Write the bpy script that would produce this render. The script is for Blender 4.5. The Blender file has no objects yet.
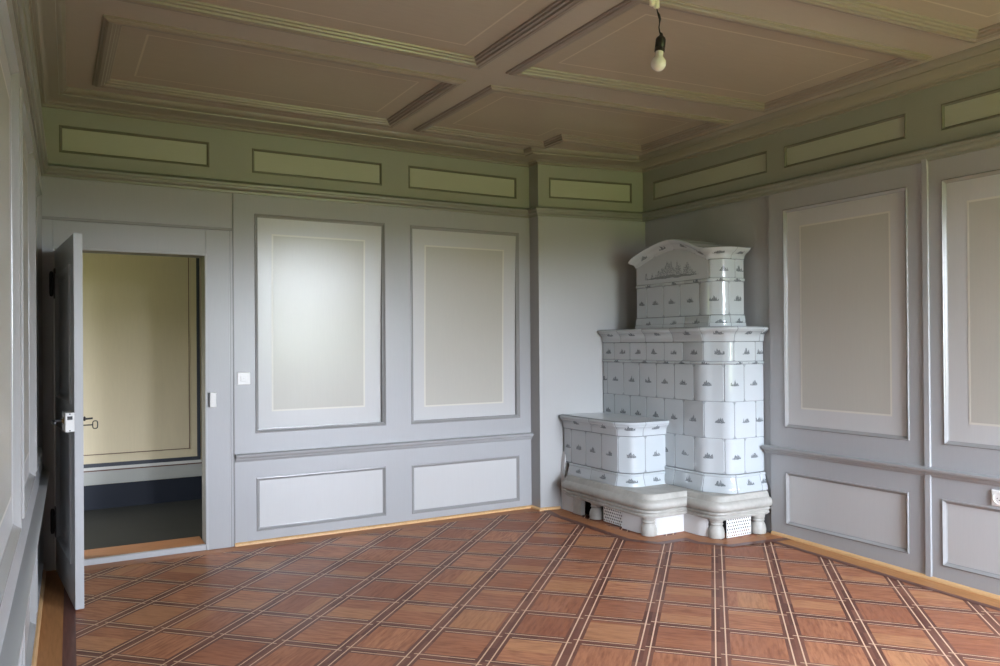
import bpy, math, random
from mathutils import Vector, Matrix, noise
random.seed(7)
sc = bpy.context.scene
COL = sc.collection

# ------------------------------------------------------------------ camera, world, exposure
cam_d = bpy.data.cameras.new('camera')
cam = bpy.data.objects.new('camera', cam_d); COL.objects.link(cam)
cam_d.sensor_width = 36.0; cam_d.sensor_fit = 'HORIZONTAL'
cam_d.lens = 36.0 * 784.0 / 1000.0
cam_d.shift_y = 7.82 / 1000.0
cam_d.clip_start = 0.01
YAW, PITCH, ROLL = math.radians(29.883), math.radians(0.2676), math.radians(-0.4453)
_F = Vector((math.sin(YAW), math.cos(YAW), 0)); _R = Vector((math.cos(YAW), -math.sin(YAW), 0)); _U = Vector((0, 0, 1))
_F2 = _F * math.cos(PITCH) + _U * math.sin(PITCH); _U2 = _U * math.cos(PITCH) - _F * math.sin(PITCH)
_R3 = _R * math.cos(ROLL) + _U2 * math.sin(ROLL); _U3 = _U2 * math.cos(ROLL) - _R * math.sin(ROLL)
M = Matrix((_R3, _U3, -_F2)).transposed().to_4x4(); M.translation = Vector((0, 0, 1.5))
cam.matrix_world = M
sc.camera = cam
sc.view_settings.view_transform = 'Standard'; sc.view_settings.look = 'None'
sc.view_settings.gamma = 1.0; sc.view_settings.use_curve_mapping = False
sc.view_settings.exposure = 2.45
sc.cycles.use_denoising = True
sc.cycles.max_bounces = 10; sc.cycles.diffuse_bounces = 6; sc.cycles.glossy_bounces = 4
sc.cycles.sample_clamp_indirect = 6.0
SKY = 15.6

world = bpy.data.worlds.new('world'); sc.world = world; world.use_nodes = True
wn = world.node_tree.nodes; wl = world.node_tree.links; wn.clear()
w_out = wn.new('ShaderNodeOutputWorld'); w_bg = wn.new('ShaderNodeBackground')
w_tc = wn.new('ShaderNodeTexCoord'); w_sep = wn.new('ShaderNodeSeparateXYZ'); w_rmp = wn.new('ShaderNodeValToRGB')
w_noi = wn.new('ShaderNodeTexNoise'); w_noi.inputs['Scale'].default_value = 9.0; w_noi.inputs['Detail'].default_value = 5.0
w_m1 = wn.new('ShaderNodeMath'); w_m1.operation = 'MULTIPLY_ADD'; w_m1.inputs[1].default_value = 0.10; w_m1.inputs[2].default_value = -0.05
w_add = wn.new('ShaderNodeMath'); w_add.operation = 'ADD'
w_map = wn.new('ShaderNodeMapRange'); w_map.inputs['From Min'].default_value = -1.0
wl.new(w_tc.outputs['Generated'], w_sep.inputs[0]); wl.new(w_tc.outputs['Generated'], w_noi.inputs['Vector'])
wl.new(w_noi.outputs['Fac'], w_m1.inputs[0]); wl.new(w_m1.outputs[0], w_add.inputs[0]); wl.new(w_sep.outputs['Z'], w_add.inputs[1])
wl.new(w_add.outputs[0], w_map.inputs[0]); wl.new(w_map.outputs[0], w_rmp.inputs[0])
cr = w_rmp.color_ramp
def zpos(z): return (z + 1) / 2
cr.elements[0].position = 0.0; cr.elements[0].color = (0.0896, 0.1098, 0.0381, 1)
cr.elements[1].position = 1.0; cr.elements[1].color = (0.62, 0.74, 1.0, 1)
for z, c in ((-0.06, (0.0963, 0.1187, 0.0448, 1)), (-0.03, (0.0504, 0.0650, 0.0269, 1)), (-0.002, (0.0616, 0.0762, 0.0392, 1)),
             (0.030, (0.80, 0.87, 1.0, 1)), (0.30, (0.78, 0.87, 1.02, 1))):
    e = cr.elements.new(zpos(z)); e.color = c
wl.new(w_rmp.outputs[0], w_bg.inputs['Color']); w_bg.inputs['Strength'].default_value = SKY
wl.new(w_bg.outputs[0], w_out.inputs[0])

# room measures (metres)
YB, XR, YF = 6.103, 4.902, -1.2          # back wall, right wall, window wall
CH0, CH1 = (3.83, 5.955), (4.902, 5.78)  # chimney breast front
def xl(y): return -0.043 - 0.02 * (YB - y)   # the left wall runs slightly out of square
ZC = 3.24
WINS = [(1.45, 1.95), (3.05, 4.60)]
WZ0, WZ1 = 0.72, 2.64

def portal(name, loc, rot, sx, sy):
    d = bpy.data.lights.new(name, 'AREA'); d.shape = 'RECTANGLE'; d.size = sx; d.size_y = sy
    o = bpy.data.objects.new(name, d); COL.objects.link(o); o.location = loc; o.rotation_euler = rot
    d.cycles.is_portal = True
    return o
for i, (a, b) in enumerate(WINS):
    portal('window_daylight', ((a + b) / 2, YF - 0.02, (WZ0 + WZ1) / 2), (math.radians(90), 0, 0), b - a, WZ1 - WZ0)
HALL_FILL = (6.95, 7.50, 0.6, 1.9)  # added opening, lets sky in to brighten the hallway
portal('hallway_added_daylight', (-2.42, (HALL_FILL[0] + HALL_FILL[1]) / 2, (HALL_FILL[2] + HALL_FILL[3]) / 2), (math.radians(90), 0, math.radians(-90)), .55, 1.3)

# ------------------------------------------------------------------ mesh helpers
class MB:
    def __init__(s): s.v = []; s.f = []; s.uv = {}
    def vert(s, p): s.v.append(tuple(p)); return len(s.v) - 1
    def face(s, idx, uvs=None):
        s.f.append(tuple(idx))
        if uvs: s.uv[len(s.f) - 1] = uvs
    def quad(s, a, b, c, d):
        i = [s.vert(p) for p in (a, b, c, d)]; s.face(i); return i
    def box(s, lo, hi, frame=None):
        (x0, y0, z0), (x1, y1, z1) = lo, hi
        P = [Vector(p) for p in ((x0,y0,z0),(x1,y0,z0),(x1,y1,z0),(x0,y1,z0),(x0,y0,z1),(x1,y0,z1),(x1,y1,z1),(x0,y1,z1))]
        if frame: P = [frame(p) for p in P]
        b = [s.vert(p) for p in P]
        for q in ((3,2,1,0),(4,5,6,7),(0,1,5,4),(1,2,6,5),(2,3,7,6),(3,0,4,7)): s.face([b[i] for i in q])
    def bbox(s, lo, hi, r=0.004, frame=None):
        # box with chamfered edges: three crossed shells
        (x0,y0,z0),(x1,y1,z1) = lo,hi
        rings = []
        for z, k in ((z0, r), (z0 + r, 0), (z1 - r, 0), (z1, r)):
            pts = [(x0+k+r,y0+k),(x1-k-r,y0+k),(x1-k,y0+k+r),(x1-k,y1-k-r),(x1-k-r,y1-k),(x0+k+r,y1-k),(x0+k,y1-k-r),(x0+k,y0+k+r)]
            pts = [Vector((p[0],p[1],z)) for p in pts]
            if frame: pts = [frame(p) for p in pts]
            rings.append([s.vert(p) for p in pts])
        for a, b in zip(rings, rings[1:]):
            for i in range(8): s.face((a[i], a[(i+1)%8], b[(i+1)%8], b[i]))
        s.face(rings[0][::-1]); s.face(rings[-1])
    def lathe(s, prof, c, n=28, frame=None, sq=0):
        rings = []
        for r, z in prof:
            ring = []
            for i in range(n):
                a = 2*math.pi*i/n
                p = Vector((c[0] + r*math.cos(a), c[1] + r*math.sin(a), c[2] + z))
                ring.append(s.vert(frame(p) if frame else p))
            rings.append(ring)
        for a, b in zip(rings, rings[1:]):
            for i in range(n): s.face((a[i], a[(i+1)%n], b[(i+1)%n], b[i]))
        s.face(rings[0][::-1]); s.face(rings[-1])
    def tube(s, pts, r, n=8, closed=False):
        pts = [Vector(p) for p in pts]; rings = []; m = len(pts)
        up = None
        for i, p in enumerate(pts):
            if closed: t = pts[(i+1)%m] - pts[i-1]
            else: t = pts[min(i+1, m-1)] - pts[max(i-1, 0)]
            t.normalize()
            if up is None: up = Vector((0,0,1)) if abs(t.z) < 0.9 else Vector((1,0,0))
            x = t.cross(up); x.normalize(); y = x.cross(t); up = y
            rr = r[i] if isinstance(r, (list, tuple)) else r
            rings.append([s.vert(p + x*rr*math.cos(2*math.pi*k/n) + y*rr*math.sin(2*math.pi*k/n)) for k in range(n)])
        pairs = list(zip(rings, rings[1:])) + ([(rings[-1], rings[0])] if closed else [])
        for a, b in pairs:
            for k in range(n): s.face((a[k], a[(k+1)%n], b[(k+1)%n], b[k]))
        if not closed: s.face(rings[0][::-1]); s.face(rings[-1])

def obj(name, mb, mat, parent=None, smooth=None, fix=True):
    me = bpy.data.meshes.new(name); me.from_pydata(mb.v, [], mb.f)
    if mb.uv:
        L1 = me.uv_layers.new(name='motif'); L2 = me.uv_layers.new(name='cell'); L3 = me.uv_layers.new(name='rand')
        for p in me.polygons:
            u = mb.uv.get(p.index)
            for k, li in enumerate(p.loop_indices):
                if u: L1.data[li].uv = u[k][0]; L2.data[li].uv = u[k][1]; L3.data[li].uv = u[k][2]
    if fix:
        import bmesh
        b = bmesh.new(); b.from_mesh(me)
        bmesh.ops.remove_doubles(b, verts=b.verts, dist=1e-5)
        bmesh.ops.recalc_face_normals(b, faces=b.faces)
        b.to_mesh(me); b.free()
    me.materials.append(mat)
    if smooth is not None:
        me.shade_smooth(); me.set_sharp_from_angle(angle=math.radians(smooth))
    o = bpy.data.objects.new(name, me); COL.objects.link(o)
    if parent: o.parent = parent; o.matrix_parent_inverse = parent.matrix_world.inverted()
    return o
def struct(name, mb, mat, **k):
    o = obj(name, mb, mat, **k)
    if not k.get('parent'): o['kind'] = 'structure'
    return o
def root(name, loc, label=None, cat=None, kind=None):
    o = bpy.data.objects.new(name, None); COL.objects.link(o); o.location = loc; o.empty_display_size = 0.1
    o.matrix_world = Matrix.Translation(loc)
    if label: o['label'] = label; o['category'] = cat
    if kind: o['kind'] = kind
    return o
def tag(o, label, cat): o['label'] = label; o['category'] = cat

# ------------------------------------------------------------------ materials
def new_mat(name, col=(.5,.5,.5), rough=.5, spec=.5, metal=0.0):
    m = bpy.data.materials.new(name); m.use_nodes = True
    b = m.node_tree.nodes['Principled BSDF']
    b.inputs['Base Color'].default_value = (*col, 1); b.inputs['Roughness'].default_value = rough
    b.inputs['Specular IOR Level'].default_value = spec; b.inputs['Metallic'].default_value = metal
    return m, m.node_tree.nodes, m.node_tree.links, b
class G:
    """small node-graph writer"""
    def __init__(s, m): s.n = m.node_tree.nodes; s.l = m.node_tree.links
    def put(s, sock, v):
        if isinstance(v, (int, float)): sock.default_value = v
        elif isinstance(v, tuple): sock.default_value = v if len(v) == len(sock.default_value) else (*v, 1)
        else: s.l.new(v, sock)
    def m(s, op, a, b=0.0, c=None):
        n = s.n.new('ShaderNodeMath'); n.operation = op; s.put(n.inputs[0], a); s.put(n.inputs[1], b)
        if c is not None: s.put(n.inputs[2], c)
        return n.outputs[0]
    def mix(s, f, a, b):
        n = s.n.new('ShaderNodeMix'); n.data_type = 'RGBA'; s.put(n.inputs[0], f); s.put(n.inputs[6], a); s.put(n.inputs[7], b)
        return n.outputs[2]
    def xyz(s, x, y, z):
        n = s.n.new('ShaderNodeCombineXYZ'); s.put(n.inputs[0], x); s.put(n.inputs[1], y); s.put(n.inputs[2], z); return n.outputs[0]
    def sep(s, v):
        n = s.n.new('ShaderNodeSeparateXYZ'); s.l.new(v, n.inputs[0]); return n.outputs
    def objco(s): return s.n.new('ShaderNodeTexCoord').outputs['Object']
    def noise(s, v, scale, detail=3.0, rough=.5):
        n = s.n.new('ShaderNodeTexNoise'); s.l.new(v, n.inputs['Vector']); n.inputs['Scale'].default_value = scale
        n.inputs['Detail'].default_value = detail; n.inputs['Roughness'].default_value = rough; return n.outputs['Fac']
    def white(s, v):
        n = s.n.new('ShaderNodeTexWhiteNoise'); n.noise_dimensions = '3D'; s.l.new(v, n.inputs['Vector']); return n.outputs['Value']
    def rng(s, v, a, b, c=0.0, d=1.0):
        n = s.n.new('ShaderNodeMapRange'); s.put(n.inputs[0], v); n.inputs[1].default_value = a; n.inputs[2].default_value = b
        n.inputs[3].default_value = c; n.inputs[4].default_value = d; return n.outputs[0]
    def scale(s, v, x, y, z):
        n = s.n.new('ShaderNodeVectorMath'); n.operation = 'MULTIPLY'; s.l.new(v, n.inputs[0]); n.inputs[1].default_value = (x, y, z); return n.outputs[0]
    def bump(s, h, strength, dist, bsdf):
        n = s.n.new('ShaderNodeBump'); n.inputs['Strength'].default_value = strength; n.inputs['Distance'].default_value = dist
        s.l.new(h, n.inputs['Height']); s.l.new(n.outputs[0], bsdf.inputs['Normal'])

def paint(name, col, rough=.3, streak=(14, 14, 1.2), var=.035, bump=.25, spec=.5):
    """brushed oil paint: faint streaks in colour, tiny brush relief"""
    m, n, l, b = new_mat(name, col, rough, spec)
    g = G(m); v = g.scale(g.objco(), *streak)
    f = g.noise(v, 6.0, 5.0, .6)
    lo = tuple(c * (1 - var) for c in col); hi = tuple(min(1, c * (1 + var)) for c in col)
    l.new(g.mix(f, lo, hi), b.inputs['Base Color'])
    f2 = g.noise(g.scale(g.objco(), *streak), 22.0, 3.0, .6)
    f3 = g.noise(g.objco(), 2.5, 2.0)
    g.bump(g.m('ADD', g.m('MULTIPLY', f2, .35), g.m('MULTIPLY', f3, 2.0)), bump, .004, b)
    return m

GREY   = paint('grey_frame_paint', (0.364, 0.368, 0.372), .30)
GREYH  = paint('grey_frame_paint_level', (.345, .35, .35), .30, streak=(1.2, 1.2, 14), bump=.04, var=.02)
OLIVE  = paint('grey_frieze_shade_tint', (0.298, 0.307, 0.238), .30, streak=(1.2, 1.2, 14))  # frame grey with the dim green light of the upper wall painted in
MOLIVE = paint('dark_moulding_shade_tint', (.15, .145, .10), .3, var=.02, bump=.05)  # dark moulding, the same upper-wall shade mixed into its colour
RAIL   = paint('grey_rail_shade_tint', (.235, .235, .195), .30, streak=(1.2, 1.2, 14), bump=.03, var=.02)  # wall grey darkened: the rail's shade is put into its colour
CORN   = paint('taupe_cornice_paint', (0.273, 0.246, 0.193), .30, streak=(1.2, 1.2, 14), bump=.04)
CFRAME = paint('taupe_frame_paint', (0.286, 0.237, 0.194), .30, streak=(3, 3, 3), bump=.04)
MOULD  = paint('dark_grey_moulding_paint', (0.300, 0.300, 0.295), .22, var=.02, bump=.1)
PWHITE = paint('pale_grey_panel_paint', (0.499, 0.499, 0.491), .22, streak=(22, 22, .9), bump=.16, spec=.5)
PBEIGE = paint('beige_panel_paint', (0.448, 0.432, 0.380), .22, streak=(22, 22, .9), bump=.16, spec=.5)
PLINE  = paint('cream_line_paint', (0.601, 0.583, 0.513), .25)
FRIEZE = paint('cream_frieze_shade_tint', (0.406, 0.419, 0.307), .30, streak=(1.2, 1.2, 14))  # cream panels, dimmed and greened to carry the weak light up there
PLAIN  = paint('plain_grey_plaster', (0.368, 0.368, 0.360), .33, var=.02)
TAUPE  = paint('taupe_ceiling_paint', (0.440, 0.381, 0.315), .30, streak=(1.2, 9, 9), var=.06)
CPANEL = paint('pinkish_ceiling_panel', (0.423, 0.354, 0.276), .28, streak=(1.0, 7, 7), var=.09)
CLINE  = paint('ceiling_line_paint', (0.582, 0.510, 0.403), .3)
DOORP  = paint('grey_door_paint', (.40, .405, .41), .32)
HCREAM = paint('hallway_cream', (.68, .57, .38), .5, var=.05)
HGREY  = paint('hallway_grey', (.42, .41, .37), .5)
HBLUE  = paint('hallway_blue_grey', (.05, .054, .068), .45)
HDARK  = paint('hallway_plinth', (.022, .025, .034), .45, spec=.2)
HBROWN = paint('hallway_brown_line', (.13, .055, .035), .5)
HWHITE = paint('hallway_white_line', (.62, .60, .55), .5)
HFLOOR = paint('hallway_dark_floor', (.024, .023, .019), .6, var=.25, spec=.2)
STONE, _n, _l, _b = new_mat('pale_sandstone', (.5, .48, .43), .45)
_g = G(STONE); _f = _g.noise(_g.objco(), 9.0, 6.0, .65)
_l.new(_g.mix(_g.rng(_f, .3, .7), (.34, .33, .295), (.46, .445, .405)), _b.inputs['Base Color']); _g.bump(_g.noise(_g.objco(), 60, 4), .15, .003, _b)
LIME, _n, _l, _b = new_mat('white_lime_plaster', (.60, .595, .585), .7)
_g = G(LIME); _g.bump(_g.noise(_g.objco(), 14, 4), .35, .006, _b)
VOID, *_x = new_mat('cavity_shade_black', (.012, .012, .012), .8)  # near-black colour stands in for the shade inside the stove's plinth
IRON, *_x = new_mat('black_iron', (.015, .015, .017), .42)
BRASS, *_x = new_mat('aged_brass', (.35, .25, .11), .35, metal=.9)
NICKEL, *_x = new_mat('pale_enamelled_metal', (.72, .71, .68), .35)
PLASTIC, *_x = new_mat('white_plastic', (.80, .80, .78), .3)
BLACKP, *_x = new_mat('black_bakelite', (.012, .012, .012), .35)
CERAM, *_x = new_mat('cream_terminal_plastic', (.80, .76, .62), .4)
HJAMB = paint('brown_grey_jamb', (.13, .115, .09), .5)
OPAL, _n, _l, _b = new_mat('opal_bulb_glass', (.80, .78, .72), .15); _b.inputs['Transmission Weight'].default_value = .0
WFRAME, *_x = new_mat('white_window_paint', (.7, .7, .68), .4)

def wood(name, c0, c1, rough=.33, along='y'):
    m, n, l, b = new_mat(name, c0, rough, .16)
    g = G(m); sc_ = {'x': (1.2, 16, 16), 'y': (16, 1.2, 16)}[along]
    f = g.noise(g.scale(g.objco(), *sc_), 5.0, 6.0, .6)
    l.new(g.mix(g.rng(f, .3, .7), c0, c1), b.inputs['Base Color'])
    return m
BORDX = wood('border_board_wood', (.34, .140, .060), (.44, .195, .085), rough=.42, along='x')
BORDY = wood('border_board_wood_long', (.36, .165, .062), (.47, .225, .088), rough=.42, along='y')
INLAY = wood('dark_border_inlay', (.125, .055, .042), (.19, .085, .062))
BEADW = wood('light_oak_bead', (.55, .33, .15), (.66, .42, .21))
SILLW = wood('orange_sill_wood', (.33, .13, .05), (.42, .18, .07), along='x')

def parquet():
    m, n, l, b = new_mat('diagonal_parquet', (.4, .2, .1), .30, .11)
    g = G(m); x, y, z = g.sep(g.objco())[:3]
    r2 = math.sqrt(.5)
    PA, PB = .366, .3605
    a = g.m('DIVIDE', g.m('SUBTRACT', g.m('MULTIPLY', g.m('ADD', x, y), r2), 4.285), PA)
    bb = g.m('DIVIDE', g.m('SUBTRACT', g.m('MULTIPLY', g.m('SUBTRACT', x, y), r2), .03), PB)
    ia, ib = g.m('FLOOR', a), g.m('FLOOR', bb)
    fa, fb = g.m('SUBTRACT', a, ia), g.m('SUBTRACT', bb, ib)
    da = g.m('MULTIPLY', g.m('MINIMUM', fa, g.m('SUBTRACT', 1.0, fa)), PA)
    db = g.m('MULTIPLY', g.m('MINIMUM', fb, g.m('SUBTRACT', 1.0, fb)), PB)
    sa = g.m('SUBTRACT', g.m('MULTIPLY', g.m('LESS_THAN', fa, .5), 2.0), 1.0)
    sb = g.m('SUBTRACT', g.m('MULTIPLY', g.m('LESS_THAN', fb, .5), 2.0), 1.0)
    la = g.m('LESS_THAN', g.m('ABSOLUTE', g.m('SUBTRACT', da, .0245)), .0036)
    lb = g.m('LESS_THAN', g.m('ABSOLUTE', g.m('SUBTRACT', db, .0245)), .0036)
    ok = g.m('MAXIMUM', g.m('GREATER_THAN', db, .050), g.m('GREATER_THAN', g.m('MULTIPLY', sa, sb), 0.0))
    la = g.m('MULTIPLY', la, ok)
    line = g.m('MAXIMUM', la, lb)
    dark = g.m('MAXIMUM', g.m('LESS_THAN', da, .040), g.m('LESS_THAN', db, .046))
    # centre boards: one tone per square, often of two or three glued slats, grain one way or the other
    cell = g.xyz(ia, ib, 0.0); r = g.white(cell); rr = g.white(g.xyz(ia, ib, 7.0)); r3 = g.white(g.xyz(ia, ib, 13.0))
    vert = g.m('GREATER_THAN', rr, .72)
    acr = g.m('ADD', g.m('MULTIPLY', fa, g.m('SUBTRACT', 1.0, vert)), g.m('MULTIPLY', fb, vert))
    alo = g.m('ADD', g.m('MULTIPLY', fb, g.m('SUBTRACT', 1.0, vert)), g.m('MULTIPLY', fa, vert))
    slat = g.m('FLOOR', g.m('ADD', g.m('MULTIPLY', acr, g.m('ADD', 1.6, g.m('MULTIPLY', r3, 1.3))), r3))
    rs = g.white(g.xyz(g.m('ADD', ia, g.m('MULTIPLY', slat, 31.0)), ib, 3.0))
    tone = g.m('ADD', g.m('MULTIPLY', r, .62), g.m('MULTIPLY', rs, .38))
    gr = g.noise(g.xyz(g.m('ADD', g.m('MULTIPLY', acr, 6.0), g.m('MULTIPLY', r, 50.0)), g.m('ADD', g.m('MULTIPLY', alo, .8), g.m('MULTIPLY', rr, 50.0)), slat), 3.2, 6.0, .62)
    base = g.mix(tone, (.315, .116, .064), (.56, .255, .130))
    base = g.mix(g.rng(gr, .42, .66, 0.0, .75), base, (.235, .082, .045))
    base = g.mix(g.m('MULTIPLY', g.m('GREATER_THAN', rs, .86), .35), base, (.53, .28, .13))
    # dark strips, toned segment by segment
    sg = g.white(g.xyz(g.m('ROUND', a), g.m('ROUND', bb), g.m('ADD', ia, g.m('MULTIPLY', ib, 3.0))))
    dg = g.noise(g.scale(g.objco(), 9, 9, 1), 9.0, 4.0)
    dk = g.mix(g.m('ADD', g.m('MULTIPLY', sg, .6), g.m('MULTIPLY', dg, .4)), (.105, .042, .032), (.27, .118, .078))
    c = g.mix(dark, base, dk)
    c = g.mix(line, c, (.70, .48, .32))
    l.new(c, b.inputs['Base Color'])
    big = g.noise(g.objco(), 1.4, 3.0)
    l.new(g.rng(big, .3, .7, .36, .48), b.inputs['Roughness'])
    g.bump(g.m('ADD', gr, g.m('MULTIPLY', g.white(cell), .5)), .06, .004, b)
    return m
PARQ = parquet()

def glaze(name, big=False):
    """white tin glaze with a small grey-blue landscape sketched at the middle of every tile"""
    m, n, l, b = new_mat(name, (.8, .82, .82), .10)
    g = G(m)
    def uv(k):
        q = n.new('ShaderNodeUVMap'); q.uv_map = k; return g.sep(q.outputs[0])
    u, v, _ = uv('motif')[:3]; cu, cv, _ = uv('cell')[:3]; r1, r2, _ = uv('rand')[:3]
    kx, ky = (.33, .075) if big else (.041, .026)
    sx = g.m('DIVIDE', g.m('ADD', u, g.m('MULTIPLY', g.m('SUBTRACT', r1, .5), .02)), kx)
    sy = g.m('DIVIDE', g.m('ADD', v, .012 if not big else .035), ky)
    # silhouette: wide at the foot, ragged towards the top
    prof = g.noise(g.xyz(g.m('ADD', g.m('MULTIPLY', sx, 2.0 if not big else 4.0), g.m('MULTIPLY', r2, 90.0)), g.m('MULTIPLY', r1, 90.0), 0.0), 1.6, 4.0, .6)
    asx = g.m('ABSOLUTE', g.m('SUBTRACT', sx, g.m('MULTIPLY', g.m('SUBTRACT', r2, .5), .6)))
    top = g.m('SUBTRACT', g.m('MULTIPLY', g.rng(prof, .26, .66), 1.75), g.m('MULTIPLY', asx, 1.05))
    body = g.m('MULTIPLY', g.m('LESS_THAN', sy, top), g.m('GREATER_THAN', sy, -.35))
    body = g.m('MULTIPLY', body, g.m('LESS_THAN', g.m('ABSOLUTE', sx), 1.0))
    hatch = g.noise(g.xyz(g.m('ADD', g.m('MULTIPLY', u, 130.0), g.m('MULTIPLY', r1, 70.0)), g.m('MULTIPLY', v, 210.0), r2), 1.0, 3.0, .7)
    ink = g.m('MULTIPLY', body, g.rng(hatch, .33 if not big else .44, .47 if not big else .58))
    wob = g.noise(g.xyz(g.m('ADD', g.m('MULTIPLY', sx, 1.5), g.m('MULTIPLY', r2, 40.0)), 2.0, r1), 1.5, 2.0)
    gy = g.m('ABSOLUTE', g.m('ADD', sy, g.m('ADD', .05, g.m('MULTIPLY', wob, .5))))
    ground = g.m('LESS_THAN', gy, g.m('MULTIPLY', g.m('SUBTRACT', 1.0, g.m('MULTIPLY', sx, sx)), .17))
    ink = g.m('MAXIMUM', ink, g.m('MULTIPLY', g.m('MULTIPLY', ground, g.rng(hatch, .28, .4)), .85))
    # little sprigs in the corners of each tile
    ex = g.m('MINIMUM', cu, g.m('SUBTRACT', 1.0, cu)); ey = g.m('MINIMUM', cv, g.m('SUBTRACT', 1.0, cv))
    cor = g.m('MULTIPLY', g.m('LESS_THAN', g.m('ADD', ex, ey), .10), .35)
    ink = g.m('MAXIMUM', ink, cor) if not big else ink
    ink = g.m('MINIMUM', g.m('MULTIPLY', ink, .78), 1.0)
    cl = g.noise(g.objco(), 7.0, 3.0)
    tone = g.mix(g.m('ADD', g.m('MULTIPLY', cl, .5), g.m('MULTIPLY', r2, .5)), (.44, .48, .495), (.52, .55, .565))
    l.new(g.mix(ink, tone, (.055, .065, .072)), b.inputs['Base Color'])
    g.bump(g.noise(g.objco(), 11.0, 2.0), .12, .01, b)
    b.inputs['Coat Weight'].default_value = .3
    return m
GLAZE = glaze('sketched_tile_glaze'); GLAZEB = glaze('landscape_tile_glaze', True)
TOPGL, _n, _l, _b = new_mat('plain_white_glaze', (.60, .64, .65), .25)
JOINT, *_x = new_mat('grey_tile_joint', (.16, .17, .17), .7)

# ------------------------------------------------------------------ sweeps
def offs(path, closed=False):
    """mitre vectors pointing to the right of the direction of travel"""
    P = [Vector((p[0], p[1])) for p in path]; n = len(P); out = []
    for i in range(n):
        a = P[i] - P[i-1] if (i > 0 or closed) else None
        b = P[(i+1) % n] - P[i] if (i < n-1 or closed) else None
        ns = [Vector((d.y, -d.x)).normalized() for d in (a, b) if d is not None]
        if len(ns) == 1: out.append(ns[0])
        else:
            m = (ns[0] + ns[1]).normalized(); out.append(m / max(.2, m.dot(ns[0])))
    return out
def sweep(mb, path, prof, closed=False, cap=True):
    O = offs(path, closed); rows = []
    for p, o in zip(path, O):
        rows.append([mb.vert((p[0] + o.x*d, p[1] + o.y*d, z)) for d, z in prof])
    n = len(path)
    for i in range(n if closed else n-1):
        a, b = rows[i], rows[(i+1) % n]
        for k in range(len(prof)-1): mb.face((a[k], b[k], b[k+1], a[k+1]))
    if cap and not closed: mb.face(rows[0][::-1]); mb.face(rows[-1])

# ------------------------------------------------------------------ panelled walls
class Wall:
    def __init__(s, o, T, N): s.o = Vector(o); s.T = Vector(T).normalized(); s.N = Vector(N).normalized()
    def p(s, t, z, d=0.0): return s.o + s.T*t + Vector((0,0,z)) + s.N*d
def wall_face(mb, w, t0, t1, z0, z1, holes=(), d=0.0):
    ts = sorted({t0, t1, *[min(max(h[k], t0), t1) for h in holes for k in (0, 1)]})
    zs = sorted({z0, z1, *[min(max(h[k], z0), z1) for h in holes for k in (2, 3)]})
    for a, b in zip(ts, ts[1:]):
        for c, e in zip(zs, zs[1:]):
            tm, zm = (a+b)/2, (c+e)/2
            if any(h[0] < tm < h[1] and h[2] < zm < h[3] for h in holes): continue
            mb.quad(w.p(a,c,d), w.p(b,c,d), w.p(b,e,d), w.p(a,e,d))
MPROF = [(0, 0), (.003, .006), (.008, .007), (.011, .003), (.017, -.003), (.023, -.010), (.026, -.0105), (.027, -.0125)]
def rect_ring(mb, w, r, prof):
    rings = []
    for ins, d in prof:
        t0, t1, z0, z1 = r[0]+ins, r[1]-ins, r[2]+ins, r[3]-ins
        rings.append([mb.vert(w.p(*q, d)) for q in ((t0,z0),(t1,z0),(t1,z1),(t0,z1))])
    for a, b in zip(rings, rings[1:]):
        for i in range(4): mb.face((a[i], a[(i+1)%4], b[(i+1)%4], b[i]))
def panel(parent, w, r, field, base=0.0, dish=0.0, line=None, inner=None, mould=None, prof=MPROF, lw=.013, lmat=None):
    ins, dep = prof[-1]
    mb = MB(); a = (r[0]+ins, r[1]-ins, r[2]+ins, r[3]-ins)
    def dz(t, z):
        if not dish: return base + dep
        q = (z-a[2])/(a[3]-a[2]); u = (t-a[0])/(a[1]-a[0])
        return base + dep - dish*(1 - max(q, 0)**2)
    def sheet(m_, t0, t1, z0, z1, up):
        n = 24 if dish else 1
        for k in range(n):
            y0, y1 = z0+(z1-z0)*k/n, z0+(z1-z0)*(k+1)/n
            m_.quad(w.p(t0,y0,dz(t0,y0)+up), w.p(t1,y0,dz(t1,y0)+up), w.p(t1,y1,dz(t1,y1)+up), w.p(t0,y1,dz(t0,y1)+up))
    sheet(mb, *a, 0.0)
    o = obj('wall_panel', mb, field, parent, smooth=30 if dish else None, fix=bool(dish))
    if dish and w.N.dot(Vector(o.data.polygons[0].normal)) < 0: o.data.flip_normals()
    pf_ = list(prof) + ([(ins, dep - dish - .004)] if dish else [])
    mb = MB(); rect_ring(mb, w, r, [(i, base+d) for i, d in pf_]); obj('panel_moulding', mb, mould or MOULD, o, fix=False)
    if line:
        if inner:
            mb = MB(); sheet(mb, *line, .0008)
            f_ = obj('painted_field', mb, inner, o, smooth=30 if dish else None, fix=bool(dish))
            if dish and w.N.dot(Vector(f_.data.polygons[0].normal)) < 0: f_.data.flip_normals()
        mb = MB()
        sheet(mb, line[0], line[0]+lw, line[2], line[3], .0016); sheet(mb, line[1]-lw, line[1], line[2], line[3], .0016)
        sheet(mb, line[0]+lw, line[1]-lw, line[2], line[2]+lw, .0016); sheet(mb, line[0]+lw, line[1]-lw, line[3]-lw, line[3], .0016)
        obj('painted_line', mb, lmat or PLINE, o, fix=False)
    return o

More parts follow.
